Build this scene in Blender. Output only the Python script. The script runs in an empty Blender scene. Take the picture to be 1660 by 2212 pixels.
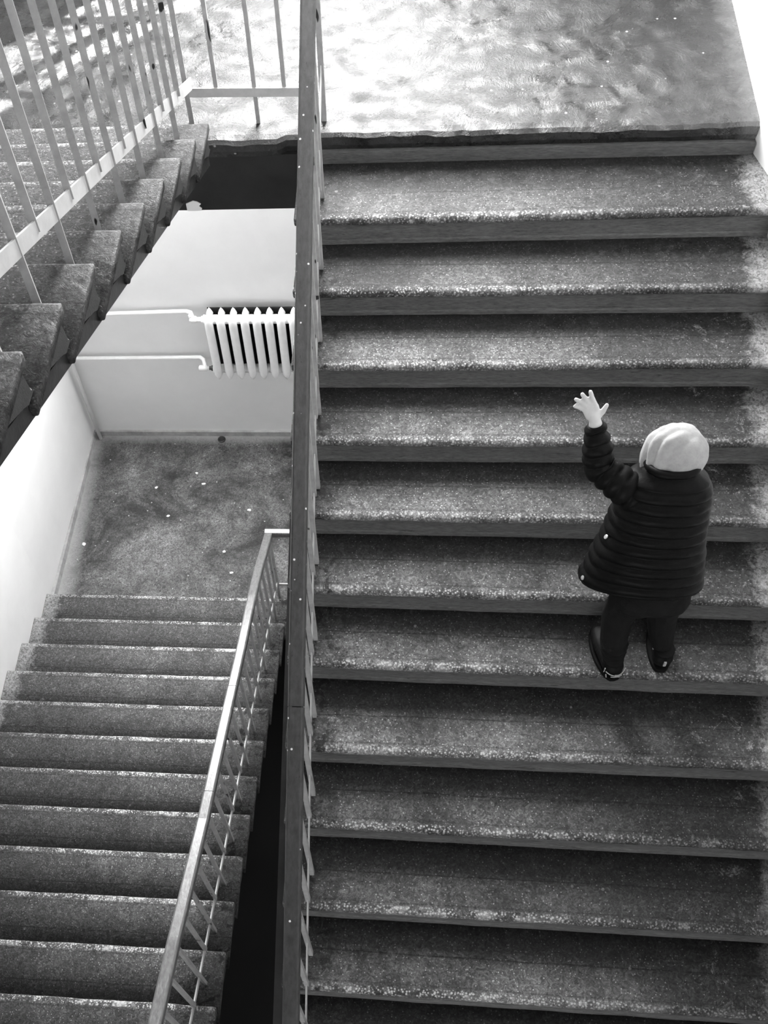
import bpy, math, random
from mathutils import Vector, Matrix, noise
random.seed(7)
scene = bpy.context.scene
col = scene.collection
PI = math.pi

# ------------------------------------------------------------------ camera
FPX, PX, PY = 2243.6, 633.8, 1341.3
CAM = Vector((0.381, -4.077, 2.946)); YAW, PITCH, ROLL = .21, -1.045, -.159
def cam_axes():
    d = Vector((-math.sin(YAW)*math.cos(PITCH), math.cos(YAW)*math.cos(PITCH), math.sin(PITCH)))
    r = Vector((math.cos(YAW), math.sin(YAW), 0)); u = r.cross(d)
    return r*math.cos(ROLL)+u*math.sin(ROLL), u*math.cos(ROLL)-r*math.sin(ROLL), d
_r, _u, _d = cam_axes()
cd = bpy.data.cameras.new('camera'); cam = bpy.data.objects.new('camera', cd); col.objects.link(cam)
cd.sensor_fit = 'HORIZONTAL'; cd.sensor_width = 36; cd.lens = FPX/1660*36
cd.shift_x = (830-PX)/1660; cd.shift_y = (PY-1106)/1660
cd.clip_start = .05; cd.clip_end = 100
M = Matrix((_r, _u, -_d)).transposed().to_4x4(); M.translation = CAM
cam.matrix_world = M
scene.camera = cam

# ------------------------------------------------------------------ light
vs = scene.view_settings
vs.view_transform = 'Standard'; vs.look = 'None'; vs.gamma = 1; vs.use_curve_mapping = False
vs.exposure = 0.0
w = bpy.data.worlds.new('overcast_sky'); scene.world = w; w.use_nodes = True
bg = w.node_tree.nodes['Background']; bg.inputs[0].default_value = (.8, .8, .8, 1); bg.inputs[1].default_value = 1.0
sd = bpy.data.lights.new('sun', 'SUN'); sun = bpy.data.objects.new('sun', sd); col.objects.link(sun)
sd.energy = 110.0; sd.angle = math.radians(.6)
_el = math.radians(44)
sun.rotation_euler = Vector((-.72*math.cos(_el), -.69*math.cos(_el), -math.sin(_el))).to_track_quat('-Z', 'Y').to_euler()
def area(name, loc, aim, sx, sy, power):
    l = bpy.data.lights.new(name, 'AREA'); l.shape = 'RECTANGLE'; l.size = sx; l.size_y = sy; l.energy = power
    o = bpy.data.objects.new(name, l); col.objects.link(o); o.location = loc
    o.rotation_euler = Vector(aim).to_track_quat('-Z', 'Y').to_euler()
    return o
area('landing_window_daylight', (-.095, 1.80, 1.7), (0, -1, -.15), 1.05, 2.4, 520)
area('lower_window_daylight', (-1.1, 1.80, -1.08), (0, -1, -.25), 1.6, 1.1, 240)
area('corridor_window_daylight', (-.3, -7.3, 3.6), (0, 1, -.25), 3.4, 1.6, 60)
area('lower_corridor_daylight', (-.3, -7.3, -.6), (0, 1, -.1), 3.4, 1.4, 75)

# ------------------------------------------------------------------ dimensions
T, R, NR = .3, .136, 15
ZM0 = -4.154                     # lower landing
ZF1 = -NR*R; ZF2 = NR*R          # floors at the camera's side
YB = 1.84                        # back wall
XRW = 1.857                      # right wall
XLW = -2.475                     # left wall
XE = -.51                        # open end of the left flights
ZTOP, ZBOT = 5.4, ZM0 - NR*R
YF = -7.5

# ------------------------------------------------------------------ materials
mats = {}
def nt(name):
    m = bpy.data.materials.new(name); m.use_nodes = True; mats[name] = m
    t = m.node_tree; b = t.nodes['Principled BSDF']
    return m, t, b
def N(t, typ, **kw):
    n = t.nodes.new(typ)
    for k, v in kw.items():
        if k.startswith('i_'): n.inputs[k[2:].replace('_', ' ')].default_value = v
        else: setattr(n, k, v)
    return n
def ramp(t, src, pts, interp='LINEAR'):
    n = t.nodes.new('ShaderNodeValToRGB'); n.color_ramp.interpolation = interp
    e = n.color_ramp.elements
    while len(e) < len(pts): e.new(.5)
    for el, (p, v) in zip(e, pts): el.position = p; el.color = (v, v, v, 1)
    t.links.new(src, n.inputs[0]); return n.outputs[0]
def mixv(t, fac, a, b, mode='MIX'):
    n = t.nodes.new('ShaderNodeMix'); n.data_type = 'RGBA'; n.blend_type = mode
    for i, v in ((0, fac), (6, a), (7, b)):
        if isinstance(v, (int, float)):
            n.inputs[i].default_value = v if i == 0 else (v, v, v, 1)
        else: t.links.new(v, n.inputs[i])
    return n.outputs[2]
def math_(t, op, a, b=None, c=None):
    n = t.nodes.new('ShaderNodeMath'); n.operation = op
    for i, v in enumerate((a, b, c)):
        if v is None: continue
        if isinstance(v, (int, float)): n.inputs[i].default_value = v
        else: t.links.new(v, n.inputs[i])
    return n.outputs[0]
def coords(t, rand=True, scale=(1, 1, 1)):
    tc = t.nodes.new('ShaderNodeTexCoord'); mp = t.nodes.new('ShaderNodeMapping')
    mp.inputs['Scale'].default_value = scale
    t.links.new(tc.outputs['Object'], mp.inputs[0])
    if rand:
        oi = t.nodes.new('ShaderNodeObjectInfo'); cmb = t.nodes.new('ShaderNodeCombineXYZ')
        for i, k in enumerate((37., 23., 11.)):
            t.links.new(math_(t, 'MULTIPLY', oi.outputs['Random'], k), cmb.inputs[i])
        t.links.new(cmb.outputs[0], mp.inputs['Location'])
    return tc.outputs['Object'], mp.outputs[0]
def noi(t, vec, scale, detail=4, rough=.6, dist=0.):
    n = N(t, 'ShaderNodeTexNoise'); n.inputs['Scale'].default_value = scale
    n.inputs['Detail'].default_value = detail; n.inputs['Roughness'].default_value = rough
    n.inputs['Distortion'].default_value = dist
    t.links.new(vec, n.inputs['Vector']); return n.outputs['Fac']
def vor(t, vec, scale, out='Distance', rnd=1.):
    n = N(t, 'ShaderNodeTexVoronoi'); n.inputs['Scale'].default_value = scale
    n.inputs['Randomness'].default_value = rnd
    t.links.new(vec, n.inputs['Vector']); return n.outputs[out]
def bump(t, b, h, strength, dist):
    n = N(t, 'ShaderNodeBump'); n.inputs['Strength'].default_value = strength; n.inputs['Distance'].default_value = dist
    t.links.new(h, n.inputs['Height']); t.links.new(n.outputs[0], b.inputs['Normal'])
def plain(name, v, rough=.6, nscale=0, namp=0., bstr=0., bscale=60, metal=0.):
    m, t, b = nt(name)
    b.inputs['Base Color'].default_value = (v, v, v, 1); b.inputs['Roughness'].default_value = rough
    b.inputs['Metallic'].default_value = metal
    if nscale:
        raw, vec = coords(t)
        f = noi(t, vec, nscale, 5, .65)
        t.links.new(ramp(t, f, [(.3, max(0, v-namp)), (.7, v+namp)]), b.inputs['Base Color'])
    if bstr:
        raw, vec = coords(t)
        bump(t, b, noi(t, vec, bscale, 4, .6), bstr, .004)
    return m

def terrazzo(name, dark, mid, chip, wall_side=True, width=2.0, rough=(.4, .7), nose=.8, blots=.72, line_at=.165):
    """worn painted terrazzo of a tread; object space: x along the step from the open end, y back from the nosing"""
    m, t, b = nt(name)
    raw, vec = coords(t)
    oi = t.nodes.new('ShaderNodeObjectInfo')
    sep = N(t, 'ShaderNodeSeparateXYZ'); t.links.new(raw, sep.inputs[0])
    X, Y = sep.outputs[0], sep.outputs[1]
    big = noi(t, vec, 2.4, 5, .65, .6)
    med = noi(t, vec, 13, 6, .72, .8)
    grit = noi(t, vec, 48, 5, .72, 1.6)
    fine = noi(t, vec, 110, 3, .75, .6)
    wob = math_(t, 'SUBTRACT', med, .5)
    # paint is worn off where feet go: front half of the tread, away from the ends
    front = ramp(t, math_(t, 'ADD', Y, math_(t, 'MULTIPLY', wob, .07)), [(.0, 1), (.10, .85), (line_at, .5), (line_at+.035, .08), (.32, 0)])
    endm = ramp(t, math_(t, 'ADD', math_(t, 'DIVIDE', X, width), math_(t, 'MULTIPLY', wob, .12)), [(.04, 0), (.12, 1), (.42, .95), (.75, .2)])
    rnd = ramp(t, oi.outputs['Random'], [(0, .55), (1, 1.1)])
    wear = math_(t, 'MULTIPLY', math_(t, 'MULTIPLY', math_(t, 'MULTIPLY', front, endm), rnd), ramp(t, big, [(.32, .1), (.6, 1)]))
    base = mixv(t, wear, ramp(t, med, [(.25, dark*.6), (.75, dark*1.7)]), ramp(t, med, [(.25, mid*.6), (.75, mid*1.35)]))
    # coarse grit
    base = mixv(t, 1., base, ramp(t, grit, [(.30, .22), (.5, .9), (.70, 2.4)]), 'MULTIPLY')
    # pale stone chips
    s1 = ramp(t, vor(t, vec, 82), [(.14, 1), (.27, 0)])
    pick = ramp(t, vor(t, vec, 82, 'Color'), [(.52, 0), (.60, 1)])
    chipf = math_(t, 'MULTIPLY', math_(t, 'MULTIPLY', s1, pick), math_(t, 'ADD', math_(t, 'MULTIPLY', wear, .8), .16))
    c = mixv(t, chipf, base, chip)
    c = mixv(t, math_(t, 'MULTIPLY', ramp(t, fine, [(.33, 1), (.42, 0)]), .75), c, dark*.25)
    # bare strip of stone along the nosing
    nsm = ramp(t, math_(t, 'MULTIPLY', noi(t, vec, 9, 4, .7), ramp(t, vor(t, vec, 90), [(.15, 1.35), (.5, .7)])), [(.36, 0), (.60, 1)])
    ns = math_(t, 'MULTIPLY', math_(t, 'MULTIPLY', ramp(t, Y, [(.0, .5), (.004, 1), (.026, .9), (.036, 0)]), nsm), nose)
    c = mixv(t, math_(t, 'MULTIPLY', ns, math_(t, 'ADD', math_(t, 'MULTIPLY', endm, .8), .2)), c, chip*.85)
    # scored lines across the tread
    off = math_(t, 'MULTIPLY', math_(t, 'SUBTRACT', big, .5), .02)
    for y0, st in ((line_at, .8), (.043, .55)):
        ln = math_(t, 'MULTIPLY', ramp(t, math_(t, 'ABSOLUTE', math_(t, 'SUBTRACT', math_(t, 'ADD', Y, off), y0)), [(.0, 1), (.0045, 0)]), st)
        c = mixv(t, math_(t, 'MULTIPLY', ln, ramp(t, med, [(.38, 0), (.5, 1)])), c, dark*.2)
    # dark old paint left in patches at the open end
    pe = math_(t, 'MULTIPLY', ramp(t, math_(t, 'ADD', X, math_(t, 'MULTIPLY', wob, .25)), [(.16, 1), (.24, 0)]), ramp(t, noi(t, vec, 16, 4, .7, .5), [(.56, 0), (.6, .9)]))
    c = mixv(t, pe, c, .006)
    # whitewash smeared along the wall end, paint blots
    if wall_side:
        we = math_(t, 'ADD', math_(t, 'DIVIDE', X, width), math_(t, 'MULTIPLY', wob, .10))
        wf = math_(t, 'MULTIPLY', ramp(t, we, [(.935, 0), (.965, .85)]), ramp(t, grit, [(.36, .15), (.6, 1)]))
        c = mixv(t, wf, c, .38)
        ww = math_(t, 'MULTIPLY', ramp(t, we, [(.74, 0), (.86, 1)]), ramp(t, noi(t, vec, 11, 6, .8, .6), [(.58, 0), (.66, .8)]))
        c = mixv(t, math_(t, 'MULTIPLY', ww, ramp(t, grit, [(.4, .1), (.6, 1)])), c, .36)
    blot = ramp(t, vor(t, vec, 9), [(.05, 1), (.075, 0)])
    bp = math_(t, 'MULTIPLY', blot, ramp(t, vor(t, vec, 9, 'Color'), [(blots, 0), (blots+.02, .7)]))
    c = mixv(t, math_(t, 'MULTIPLY', bp, ramp(t, grit, [(.4, .2), (.6, 1)])), c, .42)
    t.links.new(c, b.inputs['Base Color'])
    t.links.new(ramp(t, med, [(.3, rough[0]), (.7, rough[1])]), b.inputs['Roughness'])
    b.inputs['Specular IOR Level'].default_value = .3
    hh = math_(t, 'ADD', math_(t, 'MULTIPLY', grit, 1.3), math_(t, 'MULTIPLY', fine, .4))
    bump(t, b, math_(t, 'ADD', hh, math_(t, 'MULTIPLY', med, 1.2)), .7, .005)
    return m

def riser_paint(name, v):
    m, t, b = nt(name)
    raw, vec = coords(t, True, (1, 6, 6))
    f = noi(t, vec, 5, 6, .7, .6); g = noi(t, vec, 30, 4, .7)
    c = mixv(t, .5, ramp(t, f, [(.3, v*.6), (.7, v*1.35)]), ramp(t, g, [(.3, v*.25), (.7, v*1.9)]))
    crack = ramp(t, noi(t, coords(t, True, (.6, 9, 9))[1], 9, 5, .7, 1.2), [(.33, .85), (.38, 0)])
    c = mixv(t, crack, c, v*.15)
    t.links.new(c, b.inputs['Base Color']); b.inputs['Roughness'].default_value = .55; b.inputs['Specular IOR Level'].default_value = .3
    bump(t, b, math_(t, 'ADD', f, g), .5, .004)
    return m

def landing_mat(name, dark, mid, rough0, rough1, bs):
    m, t, b = nt(name)
    raw, vec = coords(t)
    big = noi(t, vec, 1.6, 6, .7, .8); med = noi(t, vec, 9, 7, .78, 1.0); fine = noi(t, vec, 70, 4, .75, 1.2)
    c = mixv(t, ramp(t, big, [(.38, 0), (.62, 1)]), ramp(t, med, [(.3, dark*.35), (.7, dark*2.4)]), ramp(t, med, [(.3, mid*.4), (.7, mid*1.7)]))
    c = mixv(t, 1., c, ramp(t, fine, [(.32, .35), (.5, .95), (.68, 2.0)]), 'MULTIPLY')
    c = mixv(t, math_(t, 'MULTIPLY', ramp(t, fine, [(.35, 1), (.5, 0)]), .5), c, dark*.3)
    fl = ramp(t, vor(t, vec, 22), [(.09, 1), (.16, 0)])
    pk = ramp(t, vor(t, vec, 22, 'Color'), [(.8, 0), (.82, .8)])
    c = mixv(t, math_(t, 'MULTIPLY', fl, pk), c, .5)
    t.links.new(c, b.inputs['Base Color'])
    t.links.new(ramp(t, med, [(.3, rough0), (.7, rough1)]), b.inputs['Roughness'])
    bump(t, b, math_(t, 'ADD', math_(t, 'MULTIPLY', med, 2.2), math_(t, 'MULTIPLY', fine, .35)), bs, .010)
    return m, t, b, c, vec, raw, med

terrazzo('worn_terrazzo', .024, .20, .78, True, 2.05)
terrazzo('lower_terrazzo', .045, .15, .78, True, 1.96, nose=1.5, line_at=.2)
terrazzo('upper_terrazzo', .03, .08, .5, False, 1.96)
riser_paint('riser_paint', .10)
riser_paint('step_end_paint', .030)
m, t, b, c, vec, raw, med = landing_mat('landing_paint', .005, .019, .20, .36, .55)
b.inputs['Specular IOR Level'].default_value = .62
sep = N(t, 'ShaderNodeSeparateXYZ'); t.links.new(raw, sep.inputs[0])
wob = math_(t, 'MULTIPLY', math_(t, 'SUBTRACT', med, .5), .22)
e1 = ramp(t, math_(t, 'ADD', math_(t, 'SUBTRACT', 1.857, sep.outputs[0]), wob), [(.0, .8), (.10, 0)])
t.links.new(mixv(t, e1, c, .14), b.inputs['Base Color'])
# bare peeled patches are rougher than the glossy paint
t.links.new(ramp(t, noi(t, vec, 3.2, 6, .75, .9), [(.46, .20), (.60, .55)]), b.inputs['Roughness'])
# lower landing: pale worn border along the two walls
m, t, b, c, vec, raw, med = landing_mat('lower_landing_paint', .020, .15, .5, .75, .6)
sep = N(t, 'ShaderNodeSeparateXYZ'); t.links.new(raw, sep.inputs[0])
wob = math_(t, 'MULTIPLY', math_(t, 'SUBTRACT', med, .5), .16)
e1 = ramp(t, math_(t, 'ADD', math_(t, 'SUBTRACT', sep.outputs[0], XLW), wob), [(.06, 1), (.20, 0)])
e2 = ramp(t, math_(t, 'ADD', math_(t, 'SUBTRACT', YB, sep.outputs[1]), wob), [(.03, 1), (.12, 0)])
t.links.new(mixv(t, math_(t, 'MULTIPLY', math_(t, 'MAXIMUM', e1, e2), .8), c, .36), b.inputs['Base Color'])

plain('wall_plaster', .78, .9, 3, .025, .08, 25)
plain('wall_paint_lower', .60, .55, 2.5, .02, .05, 20)
plain('beam_black', .012, .45, 8, .005, .3, 40)
plain('stringer_black', .018, .35, 10, .008, .4, 30)
plain('soffit_white', .7, .9)
plain('dark_floor', .012, .9)
plain('skirting', .34, .7, 9, .1, .4, 50)
plain('radiator_white', .86, .35, 20, .03)
plain('gap_shade_black', .008, .8)  # painted shade for the gaps of the radiator
plain('pipe_white', .80, .35, 20, .04)
plain('dark_metal', .02, .5)
plain('frame_white', .7, .5)
plain('flake_white', .75, .8)
plain('gum_dark', .07, .7)
# rail paint: dark with pale chips and lengthwise grain
def rail_mat(name, v, rough, chips=True):
    m, t, b = nt(name)
    raw, vec = coords(t)
    f = noi(t, coords(t, True, (12, 1, 12))[1], 6, 5, .6)
    c = ramp(t, f, [(.3, v*.6), (.7, v*1.35)])
    if chips:
        d = ramp(t, vor(t, vec, 30), [(.09, 1), (.14, 0)])
        pk = ramp(t, vor(t, vec, 30, 'Color'), [(.52, 0), (.54, 1)])
        c = mixv(t, math_(t, 'MULTIPLY', d, pk), c, .75)
        g = ramp(t, noi(t, coords(t, True, (9, 1, 9))[1], 16, 4, .6), [(.30, .8), (.36, 0)])
        c = mixv(t, g, c, .01)
    t.links.new(c, b.inputs['Base Color']); b.inputs['Roughness'].default_value = rough
    bump(t, b, f, .4, .003)
    return m
rail_mat('handrail_dark', .042, .5)
rail_mat('handrail_worn', .12, .30, False)
# baluster paint: pale grey with black chips
m, t, b = nt('baluster_paint'); raw, vec = coords(t)
cc = ramp(t, noi(t, vec, 20, 4, .6), [(.3, .27), (.7, .38)])
ch = ramp(t, noi(t, coords(t, True, (1, 1, .35))[1], 22, 2, .5), [(.31, 1), (.33, 0)])
t.links.new(mixv(t, ch, cc, .006), b.inputs['Base Color']); b.inputs['Roughness'].default_value = .45
bump(t, b, noi(t, vec, 40, 3), .3, .003)
plain('bar_paint', .45, .45, 15, .05, .2, 40)
m, t, b = nt('window_glass')
for n in list(t.nodes):
    if n.type != 'OUTPUT_MATERIAL': t.nodes.remove(n)
tr = N(t, 'ShaderNodeBsdfTransparent'); tr.inputs[0].default_value = (.9, .9, .9, 1)
gl = N(t, 'ShaderNodeBsdfGlossy'); gl.inputs['Roughness'].default_value = .05
mx = N(t, 'ShaderNodeMixShader'); mx.inputs[0].default_value = .08
t.links.new(tr.outputs[0], mx.inputs[1]); t.links.new(gl.outputs[0], mx.inputs[2])
t.links.new(mx.outputs[0], [n for n in t.nodes if n.type == 'OUTPUT_MATERIAL'][0].inputs[0])
# clothes and skin
plain('skin', .55, .5, 30, .04)
plain('hood_fabric', .33, .85, 40, .04, .25, 120)
plain('jacket_black', .004, .45, 25, .0015, .25, 70)
mats['jacket_black'].node_tree.nodes['Principled BSDF'].inputs['Specular IOR Level'].default_value = .09
plain('trousers_dark', .008, .85, 40, .002, .3, 150)
plain('shoe_black', .005, .6)
for k_ in ('trousers_dark', 'shoe_black'): mats[k_].node_tree.nodes['Principled BSDF'].inputs['Specular IOR Level'].default_value = .12
plain('shoe_trim', .35, .35)
plain('snap_metal', .6, .3, metal=.6)

# ------------------------------------------------------------------ mesh helpers
class MB:
    def __init__(s): s.v = []; s.f = []; s.m = []
    def add(s, vs, fs, mi=0):
        o = len(s.v); s.v += [tuple(v) for v in vs]
        for f in fs: s.f.append(tuple(i+o for i in f)); s.m.append(mi)
        return s
    def box(s, x0, x1, y0, y1, z0, z1, mi=0):
        vs = [(x, y, z) for x in (x0, x1) for y in (y0, y1) for z in (z0, z1)]
        return s.add(vs, [(0, 1, 3, 2), (4, 6, 7, 5), (0, 4, 5, 1), (2, 3, 7, 6), (0, 2, 6, 4), (1, 5, 7, 3)], mi)
    def sweep(s, path, prof, up=(0, 0, 1), mi=0, closed=False):
        """sweep a closed 2-D profile (side, up) along a path with mitred joints"""
        P = [Vector(p) for p in path]; n = len(P); k = len(prof); rings = []
        for i, p in enumerate(P):
            a = (P[i]-P[i-1]).normalized() if i else (P[1]-P[0]).normalized()
            c = (P[i+1]-P[i]).normalized() if i < n-1 else a
            tt = (a+c).normalized()
            side = tt.cross(Vector(up)).normalized(); upv = side.cross(tt).normalized()
            kx = 1/max(.35, tt.dot(a))
            rings.append([p+side*x*kx+upv*y for x, y in prof])
        vs = [q for r in rings for q in r]
        fs = [(i*k+j, i*k+(j+1) % k, (i+1)*k+(j+1) % k, (i+1)*k+j) for i in range(n-1) for j in range(k)]
        fs += [tuple(range(k-1, -1, -1)), tuple((n-1)*k+j for j in range(k))]
        return s.add(vs, fs, mi)
    def tube(s, path, r, seg=12, mi=0):
        pts = [Vector(p) for p in path]
        d = (pts[1]-pts[0]).normalized(); up = (0, 0, 1) if abs(d.z) < .9 else (0, 1, 0)
        return s.sweep(path, [(r*math.cos(2*PI*j/seg), r*math.sin(2*PI*j/seg)) for j in range(seg)], up, mi)
    def lathe(s, prof, seg=16, axis='Z', off=(0, 0, 0), mi=0):
        n = len(prof); vs = []
        for r, h in prof:
            for j in range(seg):
                a = 2*PI*j/seg; p = (r*math.cos(a), r*math.sin(a), h)
                if axis == 'X': p = (p[2], p[0], p[1])
                if axis == 'Y': p = (p[0], p[2], p[1])
                vs.append(tuple(p[i]+off[i] for i in range(3)))
        fs = [(i*seg+j, i*seg+(j+1) % seg, (i+1)*seg+(j+1) % seg, (i+1)*seg+j) for i in range(n-1) for j in range(seg)]
        fs += [tuple(range(seg-1, -1, -1)), tuple((n-1)*seg+j for j in range(seg))]
        return s.add(vs, fs, mi)
    def mesh(s, name, mat, smooth=False):
        me = bpy.data.meshes.new(name); me.from_pydata(s.v, [], s.f)
        for mm in ([mat] if isinstance(mat, str) else mat): me.materials.append(mats[mm])
        if not isinstance(mat, str): me.polygons.foreach_set('material_index', s.m)
        import bmesh
        bm = bmesh.new(); bm.from_mesh(me); bmesh.ops.recalc_face_normals(bm, faces=bm.faces); bm.to_mesh(me); bm.free()
        if smooth: me.polygons.foreach_set('use_smooth', [True]*len(me.polygons))
        me.update(); return me
    def build(s, name, mat, parent=None, smooth=False, loc=None):
        return link(name, s.mesh(name, mat, smooth), parent, loc)
def link(name, me, parent=None, loc=None, rz=0):
    o = bpy.data.objects.new(name, me); col.objects.link(o)
    if parent: o.parent = parent
    if loc is not None: o.location = loc
    if rz: o.rotation_euler = (0, 0, rz)
    return o
def tag(o, label=None, cat=None, group=None, kind=None):
    for k, v in (('label', label), ('category', cat), ('group', group), ('kind', kind)):
        if v: o[k] = v
    return o
def empty(name, loc=(0, 0, 0), rz=0): return link(name, None, None, loc, rz)
def rounded(w, h, c):
    """rectangle profile with chamfered top corners, side x up, top at 0"""
    a = w/2
    return [(-a, -h), (a, -h), (a, -c), (a-c*.35, -c*.3), (a-c, 0), (-a+c, 0), (-a+c*.35, -c*.3), (-a, -c)]

# ------------------------------------------------------------------ the setting
def wall(name, mb, mat, label=None):
    o = mb.build(name, mat); tag(o, label, None, None, 'structure'); return o
# back wall with two window openings
W1 = (-.62, .43, .45, 2.95)       # landing window  x0 x1 z0 z1
W2 = (-1.95, -.25, -1.66, -.52)    # lower window, high above the radiator
def holed(mb, y0, y1, x0, x1, z0, z1, holes):
    zs = z0
    for (a, b_, c, d_) in sorted(holes, key=lambda h: h[2]):
        mb.box(x0, x1, y0, y1, zs, c); mb.box(x0, a, y0, y1, c, d_); mb.box(b_, x1, y0, y1, c, d_); zs = d_
    mb.box(x0, x1, y0, y1, zs, z1)
mb = MB(); holed(mb, YB, YB+.4, -3.0, 2.3, ZBOT-.2, ZTOP+.2, [W1, W2])
wall('wall_back', mb, 'wall_plaster', 'pale plaster back wall behind the radiator')
# left wall (slightly out of square at the lower landing), right wall
mb = MB()
pl = [(-2.40, YB+.02), (-2.475, .10), (-2.475, YF)]
vs_ = []
for z in (ZBOT-.2, ZTOP+.2):
    vs_ += [(x, y, z) for x, y in pl] + [(-2.8, YF, z), (-2.8, YB+.02, z)]
mb.add(vs_, [(0, 1, 6, 5), (1, 2, 7, 6), (2, 3, 8, 7), (3, 4, 9, 8), (4, 0, 5, 9), (0, 1, 2, 3, 4), (5, 6, 7, 8, 9)])
wall('wall_left', mb, 'wall_plaster', 'white wall beside the lower stairs')
mb = MB()
pr = [(XRW, YB+.02), (XRW, .10), (XRW+.05, -.08), (XRW+.125, YF), (XRW+.45, YF), (XRW+.45, YB+.02)]
mb.add([(x, y, z) for z in (ZBOT-.2, ZTOP+.2) for x, y in pr], [(i, (i+1) % 6, 6+(i+1) % 6, 6+i) for i in range(6)]+[(0, 1, 2, 3, 4, 5), (6, 7, 8, 9, 10, 11)])
wall('wall_right', mb, 'wall_plaster', 'white wall beside the wide stairs')
W3 = (-2.0, 1.4, 2.9, 4.5); W4 = (-2.0, 1.4, -1.2, .2)
mb = MB(); holed(mb, YF-.3, YF, -3.0, 2.3, ZBOT-.2, ZTOP+.2, [W4, W3])
wall('wall_front', mb, 'wall_plaster')
mb = MB(); mb.box(-3, 2.3, YF-.3, YB+.4, ZTOP, ZTOP+.2); wall('ceiling', mb, 'soffit_white')
mb = MB(); mb.box(-3, 2.3, YF-.3, YB+.4, ZBOT-.2, ZBOT); wall('floor', mb, 'dark_floor')
# slabs: landing, lower landing, two floors on the camera's side
def rough_slab(name, x0, x1, yfun, y1, z0, z1, mat, nx=70, amp=.006, label=None):
    """slab whose front edge (towards the stairs) is worn and crumbled"""
    vs, fs = [], []
    prof = []
    for i in range(nx+1):
        x = x0+(x1-x0)*i/nx; y = yfun(x)
        j1 = noise.noise((x*9, 1.3, 0))*amp+noise.noise((x*31, 4.3, 0))*amp*.6
        j2 = noise.noise((x*11, 7.3, 0))*amp*.7
        vs += [(x, y1, z0), (x, y1, z1), (x, y+.05, z1), (x, y+.018+j1, z1-.004+j2*.5), (x, y+j1, z1-.016+j2), (x, y+j1*.6, z1-.05), (x, y+.012, z0)]
    k = 7
    for i in range(nx):
        for j in range(k): fs.append((i*k+j, i*k+(j+1) % k, (i+1)*k+(j+1) % k, (i+1)*k+j))
    fs += [tuple(range(k)), tuple(nx*k+j for j in range(k-1, -1, -1))]
    mb = MB(); mb.add(vs, fs)
    return wall(name, mb, mat, label)
rough_slab('floor', XLW, XRW, lambda x: .090 if x > -.14 else (.06+(.030 if x > -.2 else 0)), YB, -.085, 0, 'landing_paint', 110, .012, 'sunlit worn landing at the head of the wide stairs')
rough_slab('floor', XLW, XRW, lambda x: .085, YB, ZM0-.1, ZM0, 'lower_landing_paint', 50, .003, 'worn lower landing in front of the radiator')
mb = MB(); mb.box(XLW, XRW, YF, -4.2, ZF1-.2, ZF1); wall('floor', mb, 'dark_floor')
mb = MB(); mb.box(XLW, XRW, YF, -4.22, ZF2-.2, ZF2); wall('floor', mb, 'dark_floor')
# landing beams
mb = MB(); mb.box(XLW, XRW, .078, .30, -.375, -.083)
wall('trim_1', mb, 'beam_black', 'black painted beam under the landing edge')
mb = MB(); mb.box(-.143, XRW, .076, .32, -.25, -.078); wall('trim_4', mb, 'riser_paint', 'grey painted riser under the sunlit landing edge')
mb = MB(); mb.box(XLW, XRW, .10, .34, ZM0-.35, ZM0-.098); wall('trim_2', mb, 'beam_black')
mb = MB(); mb.box(XLW, XRW, .30, YB, -.22, -.084); wall('ceiling', mb, 'soffit_white')
mb = MB(); chip2 = [(-.70, -.376), (-.632, -.376), (-.626, -.364), (-.640, -.350), (-.628, -.338), (-.645, -.325), (-.665, -.320), (-.70, -.335)]
mb.add([(x, .073, z) for x, z in chip2]+[(x, .080, z) for x, z in chip2], [tuple(range(8)), tuple(range(15, 7, -1))]+[(i, (i+1) % 8, 8+(i+1) % 8, 8+i) for i in range(8)])
wall('trim_5', mb, 'wall_plaster', 'chipped white plaster patch on the black beam')
# skirtings of the lower landing
mb = MB(); mb.box(-2.41, XRW, YB-.022, YB+.01, ZM0-.01, ZM0+.055); wall('baseboard_back', mb, 'skirting', 'low grey skirting under the radiator wall')
mb = MB(); mb.add([(-2.415, YB, ZM0-.01), (-2.47, .12, ZM0-.01), (-2.435, .12, ZM0-.01), (-2.38, YB, ZM0-.01), (-2.415, YB, ZM0+.05), (-2.47, .12, ZM0+.05), (-2.445, .12, ZM0+.05), (-2.39, YB, ZM0+.05)],
                  [(0, 1, 2, 3), (4, 5, 6, 7), (0, 1, 5, 4), (1, 2, 6, 5), (2, 3, 7, 6), (3, 0, 4, 7)])
wall('baseboard_left', mb, 'skirting', 'low grey skirting along the left wall')

def window(name, hole, y, nx, nz, sgn=1):
    x0, x1, z0, z1 = hole
    w_ = empty(name, ((x0+x1)/2, y, z0)); tag(w_, None, None, None, 'structure')
    f = MB(); hx = (x1-x0)/2; hz = z1-z0
    f.box(-hx, hx, -.03, .03, 0, .05); f.box(-hx, hx, -.03, .03, hz-.05, hz)
    f.box(-hx, -hx+.05, -.03, .03, .05, hz-.05); f.box(hx-.05, hx, -.03, .03, .05, hz-.05)
    f.build('window_frame', 'frame_white', w_)
    for i in range(1, nx):
        x = -hx+2*hx*i/nx; q = MB(); q.box(x-.035, x+.035, -.025, .025, .05, hz-.05); q.build('mullion', 'frame_white', w_)
    for j in range(1, nz):
        z = hz*j/nz; q = MB(); q.box(-hx+.05, hx-.05, -.02, .02, z-.025, z+.025); q.build('glazing_bar', 'frame_white', w_)
    for i in range(nx):
        a = -hx+2*hx*i/nx; b2 = -hx+2*hx*(i+1)/nx
        q = MB(); q.box(a+.03, b2-.03, -.003, .003, .04, hz-.04); q.build('pane', 'window_glass', w_)
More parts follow.
